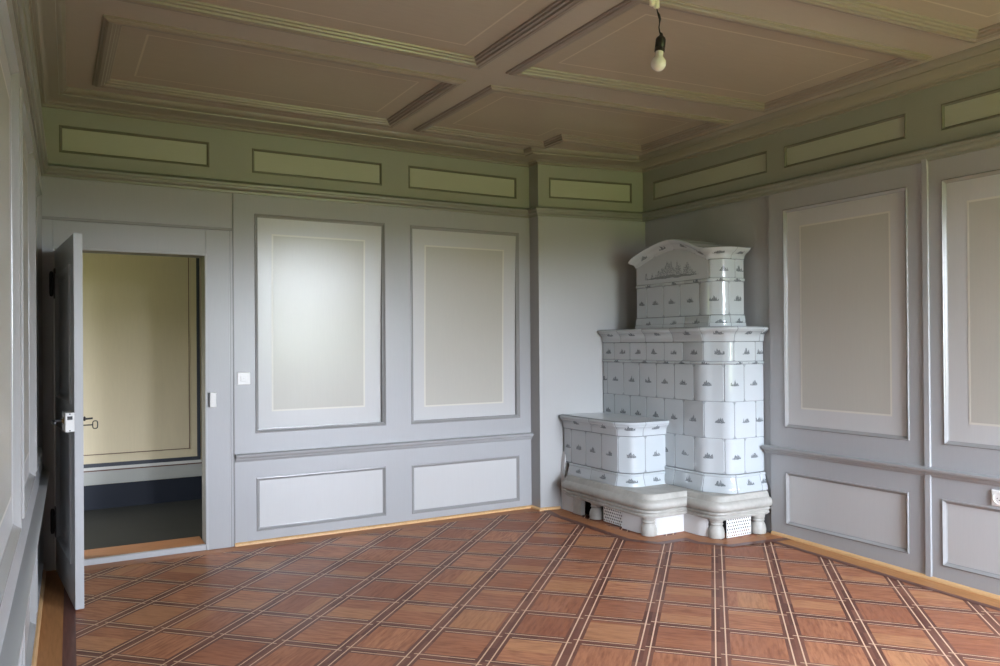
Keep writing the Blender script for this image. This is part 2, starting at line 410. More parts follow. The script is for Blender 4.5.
# ---- back wall
WB = Wall((0, YB, 0), (1,0,0), (0,-1,0))
DOOR = (0.03, 0.996, 0.0, 2.172)
p_up = [(1.356, 2.416, .838, 2.512), (2.640, 3.714, .832, 2.512)]
p_ln = [(1.490, 2.248, .995, 2.366), (2.780, 3.564, .970, 2.355)]
p_lo = [(1.360, 2.410, .093, .500), (2.640, 3.702, .078, .490)]
p_fr = [(.063, 1.035, 2.830, 3.018), (1.343, 2.393, 2.822, 3.010), (2.630, 3.694, 2.822, 3.016)]
mb = MB(); wall_face(mb, WB, -.30, 3.83, 0, 2.70, [DOOR] + p_up + p_lo)
back = struct('wall_back', mb, GREY, fix=False)
for r, ln in zip(p_up, p_ln): panel(back, WB, r, PWHITE, dish=.034, line=ln, inner=PBEIGE)
for r in p_lo: panel(back, WB, r, PWHITE)
FPROF = [(0, 0), (.003, .004), (.009, .004), (.012, -.002), (.018, -.008), (.019, -.010)]
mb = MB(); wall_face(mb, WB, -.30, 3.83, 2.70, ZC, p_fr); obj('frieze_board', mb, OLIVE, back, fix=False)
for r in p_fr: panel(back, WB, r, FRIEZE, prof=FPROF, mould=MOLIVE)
# raised board ground right of the door and the board above it, with a narrow groove between
mb = MB()
rr = (1.198, 3.83)
for t0, t1, z0, z1 in ((1.196, 1.204, 0, 2.666), (1.172, 1.178, 0, 2.366)):
    mb.box((t0, YB-.008, z0), (t1, YB, z1))
obj('stile_bead', mb, MOULD, back)

# ---- chimney breast
ch_dir = Vector((CH1[0]-CH0[0], CH1[1]-CH0[1], 0)); ch_len = ch_dir.length
WC = Wall((CH0[0], CH0[1], 0), ch_dir, (ch_dir.y, -ch_dir.x, 0))
fr_c = (.108/ch_dir.normalized().x, .956/ch_dir.normalized().x, 2.825, 3.015)
mb = MB(); wall_face(mb, WC, 0, ch_len + .06, 0, 2.70)
mb.quad((CH0[0], YB, 0), (CH0[0], CH0[1], 0), (CH0[0], CH0[1], 2.7), (CH0[0], YB, 2.7))
chim = struct('wall_chimney', mb, PLAIN, fix=False)
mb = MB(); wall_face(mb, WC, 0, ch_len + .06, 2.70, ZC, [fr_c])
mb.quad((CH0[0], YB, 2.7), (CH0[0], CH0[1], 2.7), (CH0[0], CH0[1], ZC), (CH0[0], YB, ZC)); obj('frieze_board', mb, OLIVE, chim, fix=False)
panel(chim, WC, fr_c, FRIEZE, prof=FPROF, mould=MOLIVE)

# ---- right wall
WR = Wall((XR, 0, 0), (0,1,0), (-1,0,0))
YP = 4.281                                # the panelling stops here, plain wall behind the stove
r_up = [(3.133, 4.143, .845, 2.520), (1.85, 2.906, .845, 2.520), (.57, 1.60, .845, 2.520), (-.70, .32, .845, 2.520)]
r_ln = [(3.262, 4.000, .995, 2.380), (1.99, 2.754, .985, 2.365), (.71, 1.46, .985, 2.365), (-.56, .18, .985, 2.365)]
r_lo = [(3.144, 4.139, .100, .505), (1.85, 2.923, .075, .500), (.57, 1.60, .075, .500), (-.70, .32, .075, .500)]
r_fr = [(4.292, 5.634, 2.836, 3.010), (3.137, 4.127, 2.838, 3.005), (1.87, 2.903, 2.832, 3.000), (.57, 1.60, 2.832, 3.0), (-.7, .32, 2.832, 3.0)]
mb = MB(); wall_face(mb, WR, YF, YP, -.12, 2.70, r_up + r_lo)
wall_face(mb, WR, YP, 5.85, 0, 2.70, d=-.022)
mb.quad(WR.p(YP, 0, 0), WR.p(YP, 2.7, 0), WR.p(YP, 2.7, -.022), WR.p(YP, 0, -.022))
mb.quad(WR.p(YP, 2.7, 0), WR.p(5.85, 2.7, 0), WR.p(5.85, 2.7, -.022), WR.p(YP, 2.7, -.022))
right = struct('wall_right', mb, GREY, fix=False)
for r, ln in zip(r_up, r_ln): panel(right, WR, r, PWHITE, line=ln, inner=PBEIGE)
for r in r_lo: panel(right, WR, r, PWHITE)
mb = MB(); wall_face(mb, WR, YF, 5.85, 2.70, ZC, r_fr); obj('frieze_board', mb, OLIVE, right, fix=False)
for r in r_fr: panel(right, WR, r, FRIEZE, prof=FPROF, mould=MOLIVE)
for y0, y1 in ((2.988, 3.030), (1.68, 1.722), (.40, .442)):
    mb = MB(); mb.bbox((XR-.013, y0, -.10), (XR+.001, y1, 2.68), .004); obj('batten', mb, GREY, right)

# ---- left wall (slightly out of square)
ld = Vector((xl(YB) - xl(YF), YB - YF, 0)); ll = ld.length
WL = Wall((xl(YF), YF, 0), ld, (ld.y, -ld.x, 0))
def lt(y): return (y - YF) * ll / (YB - YF)
l_pan = [(4.86, 5.92), (3.55, 4.64), (2.24, 3.33), (.95, 2.02), (-.35, .72)]
l_up = [(lt(a), lt(b), .84, 2.51) for a, b in l_pan]; l_lo = [(lt(a), lt(b), .09, .50) for a, b in l_pan]
l_fr = [(lt(a), lt(b), 2.83, 3.015) for a, b in l_pan]
mb = MB(); wall_face(mb, WL, 0, ll, 0, 2.70, l_up + l_lo)
left = struct('wall_left', mb, GREY, fix=False)
LPROF = [(0, 0), (.004, .007), (.010, .008), (.014, .003), (.022, -.006), (.030, -.014), (.033, -.0145), (.034, -.017)]
for r in l_up:
    ln = (r[0]+.14, r[1]-.14, r[2]+.14, r[3]-.14); panel(left, WL, r, PWHITE, line=ln, inner=PBEIGE, prof=LPROF)
for r in l_lo: panel(left, WL, r, PWHITE, prof=LPROF)
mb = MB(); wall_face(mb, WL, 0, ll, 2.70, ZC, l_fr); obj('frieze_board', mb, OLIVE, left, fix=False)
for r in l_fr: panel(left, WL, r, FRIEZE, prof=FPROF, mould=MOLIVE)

# ---- window wall behind the viewer
WF = Wall((0, YF, 0), (1,0,0), (0,1,0))
wh = [(a, b, WZ0, WZ1) for a, b in WINS]
mb = MB(); wall_face(mb, WF, -.6, 5.0, -.12, ZC, wh)
for a, b, c, e in wh:                      # reveals
    for q in (((a,c),(a,e)), ((b,c),(b,e)), ((a,c),(b,c)), ((a,e),(b,e))):
        (t0,z0),(t1,z1) = q
        mb.quad(WF.p(t0,z0,0), WF.p(t1,z1,0), WF.p(t1,z1,-.25), WF.p(t0,z0,-.25))
struct('wall_front', mb, MOULD, fix=False)
for i, (a, b) in enumerate(WINS):
    mb = MB(); y0, y1 = YF-.20, YF-.15
    for x0, x1, z0, z1 in ((a, a+.06, WZ0, WZ1), (b-.06, b, WZ0, WZ1), (a, b, WZ0, WZ0+.07), (a, b, WZ1-.06, WZ1), ((a+b)/2-.035, (a+b)/2+.035, WZ0, WZ1),
                           (a, b, 2.06, 2.11)):
        mb.bbox((x0, y0, z0), (x1, y1, z1), .004)
    struct('window_%d' % (i+1), mb, WFRAME)

# ---- mouldings that run round the room
PATH = [(xl(YF), YF), (xl(YB), YB), (CH0[0], YB), CH0, CH1, (XR, YF)]
cprof = [(0, 3.125), (.012, 3.130), (.013, 3.145), (.028, 3.150), (.034, 3.160), (.060, 3.172), (.090, 3.184), (.108, 3.192), (.110, 3.200), (.128, 3.204),
         (.140, 3.212), (.146, 3.222), (.150, 3.226), (.152, 3.240), (.152, ZC+.004)]
mb = MB(); sweep(mb, PATH, cprof); struct('trim_1', mb, CORN, smooth=38)
rprof = [(0, 2.655), (.010, 2.657), (.013, 2.672), (.022, 2.676), (.030, 2.690), (.031, 2.703), (.040, 2.708), (.043, 2.722), (.036, 2.732), (.016, 2.740), (0, 2.748)]
mb = MB(); sweep(mb, PATH, rprof); struct('trim_2', mb, RAIL, smooth=38)
dprof = [(0, .628), (.006, .630), (.010, .640), (.018, .645), (.020, .655), (.034, .660), (.042, .672), (.043, .684), (.030, .690), (0, .692)]
mb = MB(); sweep(mb, [(1.206, YB), (3.836, YB)], dprof)
struct('trim_3', mb, GREYH, smooth=38)
dr = [(d, z) for d, z in dprof]
mb = MB(); sweep(mb, [(XR, 4.335), (XR, YF)], dr); struct('trim_4', mb, GREYH, smooth=38)
mb = MB(); sweep(mb, [(xl(YF), YF), (xl(5.98), 5.98)], dr); struct('trim_5', mb, GREYH, smooth=38)
bprof = [(0, .026), (.006, .026), (.013, .022), (.018, .012), (.019, 0.0)]
mb = MB(); sweep(mb, [(1.198, YB), (CH0[0], YB), CH0, (4.02, CH0[1] - .19*ch_dir.y/ch_dir.x*-1)], bprof); struct('baseboard_back', mb, BEADW, smooth=50)
mb = MB(); sweep(mb, [(XR, 4.27 - (4.27-YF)*i/60) for i in range(61)], bprof); base_r = struct('baseboard_right', mb, BEADW, smooth=50)
mb = MB(); sweep(mb, [(xl(YF), YF), (xl(6.05), 6.05)], bprof); struct('baseboard_left', mb, BEADW, smooth=50)

# ------------------------------------------------------------------ ceiling
CPROF = [(0, 0), (.001, .008), (.006, .012), (.013, .012), (.017, .019), (.030, .025), (.048, .025), (.054, .020), (.068, .018), (.072, .007), (.085, .003), (.088, -.007), (.099, -.010), (.102, -.020)]
def poly_off(poly, d):
    O = offs(poly, True); return [(p[0] + o.x*d, p[1] + o.y*d) for p, o in zip(poly, O)]
def ceiling_panel(poly, inset=.13):
    # clockwise seen from above, so that the offsets point inwards
    ins, drop = CPROF[-1]
    mb = MB(); mb.face([mb.vert((x, y, ZC-drop)) for x, y in poly_off(poly, ins)])
    o = obj('ceiling_panel', mb, CPANEL, ceil, fix=False)
    mb = MB(); rows = [[mb.vert((x, y, ZC-dr)) for x, y in poly_off(poly, i)] for i, dr in CPROF]; n = len(poly)
    for a, b in zip(rows, rows[1:]):
        for i in range(n): mb.face((a[i], a[(i+1)%n], b[(i+1)%n], b[i]))
    obj('panel_frame', mb, CFRAME, o, fix=False)
    mb = MB(); rows = [[mb.vert((x, y, ZC-drop-.0012)) for x, y in poly_off(poly, ins+inset+k)] for k in (0, .012)]
    for i in range(n): mb.face((rows[0][i], rows[0][(i+1)%n], rows[1][(i+1)%n], rows[1][i]))
    obj('painted_line', mb, CLINE, o, fix=False)
def crect(x0, x1, y0, y1): return [(x0, y0), (x0, y1), (x1, y1), (x1, y0)]
XA, XD = .25, 4.665
PANELS = [crect(XA, 2.385, 4.565, 5.81),
          [(2.57, 4.570), (2.55, 5.815), (3.825, 5.80), (3.825, 5.52), (XD, 5.50), (XD, 4.405)],
          crect(XA, 2.36, 2.90, 4.32),
          [(2.535, 3.015), (2.535, 4.315), (XD, 4.105), (XD+.01, 2.820)],
          crect(XA, 2.36, 1.15, 2.64),
          [(2.535, 1.30), (2.535, 2.765), (XD, 2.575), (XD, 1.15)],
          crect(XA, 2.36, -.70, .86), crect(2.535, XD, -.70, .86)]
import bmesh
bm_ = bmesh.new(); edges_ = []                       # the flat bands between the panels: one sheet with openings
for loop in [[(-.6, YF-.3), (5.2, YF-.3), (5.2, 6.3), (-.6, 6.3)]] + PANELS:
    vs = [bm_.verts.new((x, y, ZC)) for x, y in loop]
    edges_ += [bm_.edges.new((vs[k], vs[(k+1) % len(vs)])) for k in range(len(vs))]
bmesh.ops.triangle_fill(bm_, use_beauty=True, edges=edges_)
mb = MB(); mb.v = [tuple(v.co) for v in bm_.verts]; bm_.verts.index_update(); mb.f = [tuple(v.index for v in f.verts) for f in bm_.faces]; bm_.free()
ceil = struct('ceiling', mb, TAUPE, fix=False)
for P_ in PANELS: ceiling_panel(P_)

# ------------------------------------------------------------------ floor
def sag(x, y):
    k = max(0, min(1, (x-2.2)/2.7)); q = max(0, min(1.6, (4.25-y)/1.75)); return -.047*k*k*(3-2*k)*q
def settle(o):
    for v in o.data.vertices: v.co.z += sag(v.co.x, v.co.y)
    return o
mb = MB(); nx, ny = 58, 76
gx = [-.6 + 5.8*i/nx for i in range(nx+1)]; gy = [YF-.3 + (YB-YF+.3)*j/ny for j in range(ny+1)]
gi = [[mb.vert((x, y, sag(x, y))) for y in gy] for x in gx]
for i in range(nx):
    for j in range(ny): mb.face((gi[i][j], gi[i+1][j], gi[i+1][j+1], gi[i][j+1]))
floor = struct('floor', mb, PARQ, smooth=30, fix=False)
def dense(a, b, n=60): return [(a[0]+(b[0]-a[0])*i/n, a[1]+(b[1]-a[1])*i/n) for i in range(n+1)]
# border boards follow the walls and the foot of the stove
OUT = [(xl(YF), YF), (xl(YB), YB), (CH0[0], YB), (CH0[0], CH0[1]), (4.02, 5.92), (3.985, 5.70), (3.975, 4.745), (4.035, 4.665), (4.365, 4.665), (4.365, 4.42), (4.43, 4.335), (4.88, 4.285), (XR, 4.285), (XR, YF)]
WID = [(.135, .055)]
def strip_path(path, d0, d1, z):
    O = offs(path); mb = MB()
    a = [mb.vert((p[0]+o.x*d0, p[1]+o.y*d0, z)) for p, o in zip(path, O)]
    b = [mb.vert((p[0]+o.x*d1, p[1]+o.y*d1, z)) for p, o in zip(path, O)]
    for i in range(len(path)-1): mb.face((a[i], a[i+1], b[i+1], b[i]))
    return mb
B1, B2 = .145, .195
obj('border_board', strip_path([(xl(YF), YF), (xl(YB), YB)], 0, .125, .0012), BORDY, floor, fix=False)
obj('border_inlay', strip_path([(xl(YF), YF), (xl(YB-.14), YB-.14)], .125, .185, .0018), INLAY, floor, fix=False)
obj('border_board', strip_path([(xl(YB), YB), (CH0[0], YB), CH0], 0, .14, .0014), BORDX, floor, fix=False)
STV = [(CH0[0]-.02, CH0[1]), (4.03, 5.90), (3.985, 5.68), (3.975, 4.76), (4.04, 4.66), (4.362, 4.645), (4.362, 4.43), (4.44, 4.325), (XR, 4.26), (XR, YF)]
obj('border_board', strip_path(STV[1:9], 0, .125, .0022), BORDX, floor, fix=False)
settle(obj('border_board', strip_path(dense((XR, 4.30), (XR, YF)), 0, .155, .0030), BORDY, floor, fix=False))
obj('border_inlay', strip_path(STV[1:9], .125, .190, .0028), INLAY, floor, fix=False)
settle(obj('border_inlay', strip_path(dense((XR, 4.12), (XR, YF)), .155, .205, .0034), INLAY, floor, fix=False))
settle(base_r)

# ------------------------------------------------------------------ hallway beyond the door
YH = 8.03
WH = Wall((0, YH, 0), (1,0,0), (0,-1,0))
mb = MB(); wall_face(mb, WH, -2.4, 3.2, 0, 2.7)
hall = struct('wall_hallway', mb, HCREAM, fix=False)
def hstrip(name, mat, t0, t1, z0, z1, d):
    m_ = MB(); m_.quad(WH.p(t0,z0,d), WH.p(t1,z0,d), WH.p(t1,z1,d), WH.p(t0,z1,d)); obj(name, m_, mat, hall, fix=False)
hstrip('plinth_band', HDARK, -2.4, 3.2, 0, .252, .012)
hstrip('grey_band', HGREY, -2.4, 3.2, .252, .372, .002)
hstrip('brown_line', HBROWN, -2.4, 3.2, .372, .383, .003)
hstrip('white_line', HWHITE, -2.4, 3.2, .383, .410, .003)
hstrip('blue_band', HBLUE, -2.4, 1.262, .410, .445, .003)
hstrip('blue_band', HBLUE, 1.232, 1.262, .445, 2.6, .003)
hstrip('brown_line', HBROWN, -2.4, 1.166, .522, .529, .003)
hstrip('brown_line', HBROWN, 1.159, 1.166, .529, 2.55, .003)
mb = MB(); mb.quad((-2.4, YB+.12, .030), (3.2, YB+.12, .030), (3.2, YH, .030), (-2.4, YH, .030)); struct('floor_hallway', mb, HFLOOR, fix=False)
mb = MB(); mb.quad((-2.4, YB+.02, 2.7), (3.2, YB+.02, 2.7), (3.2, YH, 2.7), (-2.4, YH, 2.7)); struct('ceiling_hallway', mb, HGREY, fix=False)
mb = MB()
WE = Wall((-2.4, 0, 0), (0,1,0), (1,0,0)); wall_face(mb, WE, YB+.17, YH, 0, 2.7, [HALL_FILL]); mb.quad((3.2, YB+.17, 0), (3.2, YH, 0), (3.2, YH, 2.7), (3.2, YB+.17, 2.7))
WI = Wall((0, YB+.18, 0), (1,0,0), (0,1,0)); wall_face(mb, WI, -2.4, 3.2, 0, 2.7, [DOOR])
struct('wall_hallway_end', mb, HGREY, fix=False)
# lining of the doorway
mb = MB()
for x0, x1, y0, y1, z0, z1 in ((.996, 1.01, YB-.012, YB+.012, 0, 2.186), (.016, .03, YB-.012, YB+.012, 0, 2.186), (.016, 1.01, YB-.012, YB+.012, 2.172, 2.186)):
    mb.bbox((x0, y0, z0), (x1, y1, z1), .003)
door_frame = struct('trim_6', mb, DOORP)
mb = MB()
for x0, x1, z0, z1 in ((.998, 1.01, 0, 2.176), (.016, .028, 0, 2.176), (.016, 1.01, 2.174, 2.186)): mb.bbox((x0, YB+.013, z0), (x1, YB+.185, z1), .003)
obj('jamb_lining', mb, HJAMB, door_frame)
mb = MB()
for x0, x1, z0, z1 in ((1.003, 1.172, 0, 2.366), (-.052, .022, 0, 2.366), (.022, 1.003, 2.180, 2.366)): mb.bbox((x0, YB-.010, z0), (x1, YB+.001, z1), .003)
obj('casing_board', mb, GREY, door_frame)
mb = MB(); mb.bbox((-.05, YB-.009, 2.368), (1.198, YB+.001, 2.388), .003); obj('transom_bead', mb, MOULD, door_frame)
mb = MB(); mb.bbox((1.022, YB-.030, 1.052), (1.070, YB-.008, 1.165), .005); kp = obj('strike_box', mb, NICKEL, door_frame)
mb = MB(); mb.bbox((1.016, YB-.031, 1.056), (1.0215, YB-.012, 1.160), .001); obj('strike_opening', mb, IRON, kp)
mb = MB(); mb.bbox((.03, YB-.004, 0), (.996, YB+.030, .042), .003); struct('trim_7', mb, DOORP)
mb = MB(); mb.bbox((.03, YB+.030, .0), (.996, YB+.30, .042), .003); struct('trim_8', mb, SILLW)

# ------------------------------------------------------------------ the open door leaf
HG = Vector((.030, 6.058, 0)); FE = Vector((.121, 5.070, 0))
dd = (FE - HG); DL = dd.length; dd.normalize(); dn = Vector((-dd.y, dd.x, 0))   # dn points to the right of the leaf (+x)
def dfr(p): return HG + dd*p.x + dn*p.y + Vector((0,0,p.z))
THK, DZ0, DZ1 = .045, .012, 2.152
WD = Wall(HG, dd, -dn); WD2 = Wall(HG + dn*THK, dd, dn)
d_pan = [(.14, DL-.14, 1.17, 1.99), (.14, DL-.14, .24, 1.00)]
door = root('door_1', HG, kind='structure')
mb = MB()
for w in (WD, WD2): wall_face(mb, w, 0, DL, DZ0, DZ1, d_pan)
for a, b in (((0,DZ0),(0,DZ1)), ((DL,DZ0),(DL,DZ1)), ((0,DZ0),(DL,DZ0)), ((0,DZ1),(DL,DZ1))):
    mb.quad(WD.p(*a), WD.p(*b), WD2.p(*b), WD2.p(*a))
leaf = obj('door_leaf', mb, DOORP, door, fix=True)
DPROF = [(0, 0), (.004, .010), (.012, .011), (.018, .004), (.028, -.006), (.036, -.012), (.060, -.012), (.085, -.006)]
for w in (WD, WD2):
    for r in d_pan:
        mb = MB(); rect_ring(mb, w, r, DPROF); i, dp = DPROF[-1]
        mb.quad(w.p(r[0]+i, r[2]+i, dp), w.p(r[1]-i, r[2]+i, dp), w.p(r[1]-i, r[3]-i, dp), w.p(r[0]+i, r[3]-i, dp))
        obj('door_panel', mb, DOORP, door)
mb = MB(); mb.bbox((DL-.155, -.046, 1.022), (DL+.001, .001, 1.132), .003, dfr); lock = obj('lock_case', mb, NICKEL, door)
mb = MB(); mb.box((DL+.0005, -.036, 1.092), (DL+.003, -.010, 1.112), dfr); obj('latch', mb, IRON, lock)
mb = MB()
for z in (1.03, 1.124): mb.lathe([(.004, 0), (.004, .002)], (0, 0, 0), 10, lambda p, z=z: dfr(Vector((DL+.001+p.z, -.023+p.x, z+p.y))))
obj('lock_screw', mb, IRON, lock)
# lever on the room side
mb = MB(); mb.tube([dfr(Vector((DL-.06, -.045, 1.085))), dfr(Vector((DL-.06, -.10, 1.085)))], .009, 10)
mb.tube([dfr(Vector((DL-.06+q, -.100-.004*math.sin(q*30), 1.085-.05*q))) for q in (-.012, 0, .02, .04, .06, .08, .1)], [.009, .011, .010, .009, .0085, .009, .006], 10)
obj('door_handle', mb, IRON, door, smooth=40)
mb = MB(); mb.lathe([(.020, 0), (.020, .003), (.012, .006), (.012, .012)], (0,0,0), 20, lambda p: dfr(Vector((DL-.06+p.x, -.046-p.z, 1.085+p.y)))); obj('handle_rosette', mb, BRASS, door, smooth=40)
# knob and key on the hallway side
mb = MB(); mb.tube([dfr(Vector((DL-.055, THK, 1.088))), dfr(Vector((DL-.055, THK+.020, 1.088))), dfr(Vector((DL-.055, THK+.055, 1.090)))], .0055, 10)
mb.lathe([(.006, 0), (.013, .003), (.014, .009), (.008, .013)], (0,0,0), 18, lambda p: dfr(Vector((DL-.055+p.x, THK+.006+p.z, 1.089+p.y)))); obj('door_knob', mb, IRON, door, smooth=40)
mb = MB(); mb.tube([dfr(Vector((DL-.055, THK-.005, 1.052))), dfr(Vector((DL-.055, THK+.055, 1.052)))], .0035, 8)
bow = [dfr(Vector((DL-.055, THK+.068+.013*math.copysign(abs(math.cos(a))**.6, math.cos(a)), 1.052+.022*math.copysign(abs(math.sin(a))**.6, math.sin(a))))) for a in [2*math.pi*k/20 for k in range(20)]]
mb.tube(bow, .003, 8, True); obj('door_key', mb, IRON, door, smooth=40)
for zc in (1.93, .34):
    mb = MB(); mb.lathe([(.004, -.085), (.010, -.080), (.013, -.06), (.013, .06), (.010, .08), (.004, .085)], (0,0,zc), 14, lambda p: dfr(Vector((.004+p.x, -.018+p.y, p.z))))
    mb.box((.0, -.006, zc-.10), (.075, .001, zc+.10), dfr); mb.box((.02, -.012, zc-.04), (.05, -.004, zc+.04), dfr)
    obj('hinge', mb, IRON, door, smooth=40)

# ------------------------------------------------------------------ small fittings
sw = root('light_switch', (1.27, YB, 1.258), 'white square light switch on the grey stile between doorway and tall panel', 'light switch')
mb = MB(); mb.bbox((1.222, YB-.010, 1.211), (1.318, YB, 1.306), .006); obj('switch_plate', mb, PLASTIC, sw)
mb = MB(); mb.bbox((1.245, YB-.014, 1.234), (1.295, YB-.008, 1.283), .004); rk = obj('rocker', mb, PLASTIC, sw)
mb = MB(); mb.bbox((1.266, YB-.0155, 1.255), (1.274, YB-.0135, 1.263), .001); obj('pilot_light', mb, NICKEL, rk)
so = root('wall_socket', (XR, 2.57, .562), 'white wall socket under the dado rail of the right wall', 'power outlet')
mb = MB(); mb.bbox((XR-.012, 2.518, .513), (XR, 2.618, .609), .006); obj('socket_plate', mb, PLASTIC, so)
mb = MB(); mb.lathe([(.036, -.002), (.036, .004), (.032, .004), (.030, .001), (.001, .001)], (0,0,0), 28, lambda p: Vector((XR-.012-p.z, 2.568+p.x, .561+p.y))); obj('socket_well', mb, PLASTIC, so, smooth=40)
for dy, dz in ((-.012, 0), (.012, 0), (0, -.010)):
    mb = MB(); mb.lathe([(.003, 0), (.003, .002)], (0,0,0), 10, lambda p: Vector((XR-.0125-p.z, 2.568+dy+p.x, .561+dz+p.y))); obj('socket_hole', mb, IRON, so)

# pendant bulb
bl = root('pendant_bulb', (2.522, 2.867, 3.12), 'bare opal bulb in black socket hanging on a short cord from the ceiling', 'ceiling lamp')
mb = MB(); mb.tube([(2.49, 2.88, ZC-.005), (2.495, 2.878, 3.20), (2.505, 2.872, 3.14)], .003, 6); mb.tube([(2.535, 2.86, ZC-.005), (2.530, 2.862, 3.19), (2.526, 2.866, 3.14)], .003, 6); obj('ceiling_wire', mb, CERAM, bl)
mb = MB(); mb.bbox((2.487, 2.857, 3.108), (2.511, 2.879, 3.142), .005); mb.bbox((2.512, 2.855, 3.100), (2.538, 2.877, 3.142), .005); mb.bbox((2.505, 2.862, 3.118), (2.520, 2.872, 3.138), .003)
obj('terminal_block', mb, CERAM, bl)
cord = [(2.526, 2.866, 3.104), (2.529, 2.864, 3.085), (2.535, 2.861, 3.07), (2.540, 2.859, 3.05), (2.538, 2.86, 3.03), (2.534, 2.861, 3.01), (2.538, 2.86, 2.99), (2.544, 2.858, 2.975)]
mb = MB(); mb.tube(cord, [.003, .003, .0065, .006, .003, .003, .0035, .005], 10); obj('cord', mb, BLACKP, bl, smooth=60)
top = Vector((2.546, 2.857, 2.985)); bot = Vector((2.528, 2.866, 2.80)); ax = (bot - top).normalized()
e1 = ax.cross(Vector((0,1,0))).normalized(); e2 = ax.cross(e1)
def bfr(p): return top + e1*p.x + e2*p.y + ax*p.z
mb = MB(); mb.lathe([(.005, 0), (.008, .006), (.010, .014), (.021, .024), (.0245, .032), (.0245, .072), (.0235, .073), (.0245, .074), (.0245, .090), (.020, .091)], (0,0,0), 28, bfr); obj('lamp_socket', mb, BLACKP, bl, smooth=45)
mb = MB(); mb.lathe([(.0190, .088), (.0190, .110), (.0205, .116)] + [(.0365*math.sin(math.radians(a)), .148-.0365*math.cos(math.radians(a))) for a in range(42, 180, 12)] + [(.001, .1845)], (0,0,0), 32, bfr); obj('bulb', mb, OPAL, bl, smooth=60)

# ------------------------------------------------------------------ the tiled stove
stove = root('tiled_stove', (4.45, 5.0, 0), 'white glazed tile stove with bench and arched crown standing in the room corner', 'tiled stove')
def bez(p0, t0, p3, t3, n, k=.55):
    p0, p3, t0, t3 = Vector(p0), Vector(p3), Vector(t0).normalized(), Vector(t3).normalized()
    L = (p3-p0).length*k; p1 = p0 + t0*L; p2 = p3 - t3*L
    return [((1-t)**3*p0 + 3*t*(1-t)**2*p1 + 3*t*t*(1-t)*p2 + t**3*p3) for t in [i/n for i in range(n+1)]]
class Path:
    """plan line with the outside to the right of travel; travel runs along the left face towards the viewer, then along the front"""
    def __init__(s, pts):
        s.P = [Vector((p[0], p[1])) for p in pts]; s.S = [0.0]
        for a, b in zip(s.P, s.P[1:]): s.S.append(s.S[-1] + (b-a).length)
        s.O = offs([tuple(p) for p in s.P])
    def at(s, q, d=0.0):
        q = min(max(q, 0), s.S[-1])
        for i in range(len(s.S)-1):
            if q <= s.S[i+1] + 1e-9:
                t = (q - s.S[i]) / (s.S[i+1] - s.S[i]); p = s.P[i].lerp(s.P[i+1], t)
                o = s.O[i].lerp(s.O[i+1], t) if t > 1e-6 or i == 0 else s.O[i]
                if t > .999999: o = s.O[i+1]
                return p + o*d
    def s_y(s, y):   # first place along the left face at depth y
        for i in range(len(s.P)-1):
            a, b = s.P[i].y, s.P[i+1].y
            if a >= y >= b and a != b: return s.S[i] + (a-y)/(a-b)*(s.S[i+1]-s.S[i])
        return 0.0
    def s_x(s, x):   # last place along the front at x
        for i in range(len(s.P)-2, -1, -1):
            a, b = s.P[i].x, s.P[i+1].x
            if a <= x <= b and a != b: return s.S[i] + (x-a)/(b-a)*(s.S[i+1]-s.S[i])
        return s.S[-1]
def tiled(name, path, joints, prof, mat, parent, gs=.006, gd=.005, smooth=35):
    """one course of tiles: prof is the section (outset, height) from bottom to top, joints are arc lengths"""
    mb = MB()
    pr = [(prof[0][0]-gd, prof[0][1])] + [(prof[0][0], prof[0][1]+.0035)] + list(prof[1:-1]) + [(prof[-1][0], prof[-1][1]-.0035), (prof[-1][0]-gd, prof[-1][1])]
    hv = [0.0]
    for a, b in zip(pr, pr[1:]): hv.append(hv[-1] + math.hypot(a[0]-b[0], a[1]-b[1]))
    H = hv[-1]
    for s0, s1 in zip(joints, joints[1:]):
        if s1 - s0 < .012: continue
        cols = sorted({s0, s0+gs, s1-gs, s1, *[q for q in path.S if s0+gs+.002 < q < s1-gs-.002]})
        rnd = (random.random(), random.random()); mid = (s0+s1)/2; W = s1-s0
        grid = []
        for q in cols:
            e = -gd if q in (s0, s1) else 0.0
            col = []
            for k, (d, z) in enumerate(pr):
                dd_ = d if e == 0 else (d + e if 0 < k < len(pr)-1 else d)
                p = path.at(q, dd_); col.append((mb.vert((p.x, p.y, z)), ((q-mid, hv[k]-H/2), ((q-s0)/W, hv[k]/H), rnd)))
            grid.append(col)
        for a, b in zip(grid, grid[1:]):
            for k in range(len(pr)-1):
                c = (a[k], a[k+1], b[k+1], b[k]); mb.face([x[0] for x in c], [x[1] for x in c])
    return obj(name, mb, mat, parent, smooth=smooth, fix=False)
def bed(path, z0, z1, parent, prof=None, name='joint_bed'):
    mb = MB(); pr = prof or [(-.0035, z0), (-.0035, z1)]
    rows = [[mb.vert((*path.at(q, d), z)) for d, z in pr] for q in path.S]
    for a, b in zip(rows, rows[1:]):
        for k in range(len(pr)-1): mb.face((a[k], a[k+1], b[k+1], b[k]))
    return obj(name, mb, JOINT, parent, fix=False)
def bedp(path, prof, parent): return bed(path, 0, 0, parent, [(d-.0036, z) for d, z in prof])
def cap_top(name, path, extra, z, d, mat, parent):
    mb = MB(); pts = [path.at(q, d) for q in path.S] + [Vector(e) for e in extra]
    mb.face([mb.vert((p.x, p.y, z)) for p in pts]); return obj(name, mb, mat, parent)
SIN = math.sin(math.radians(36)); COS = math.cos(math.radians(36))

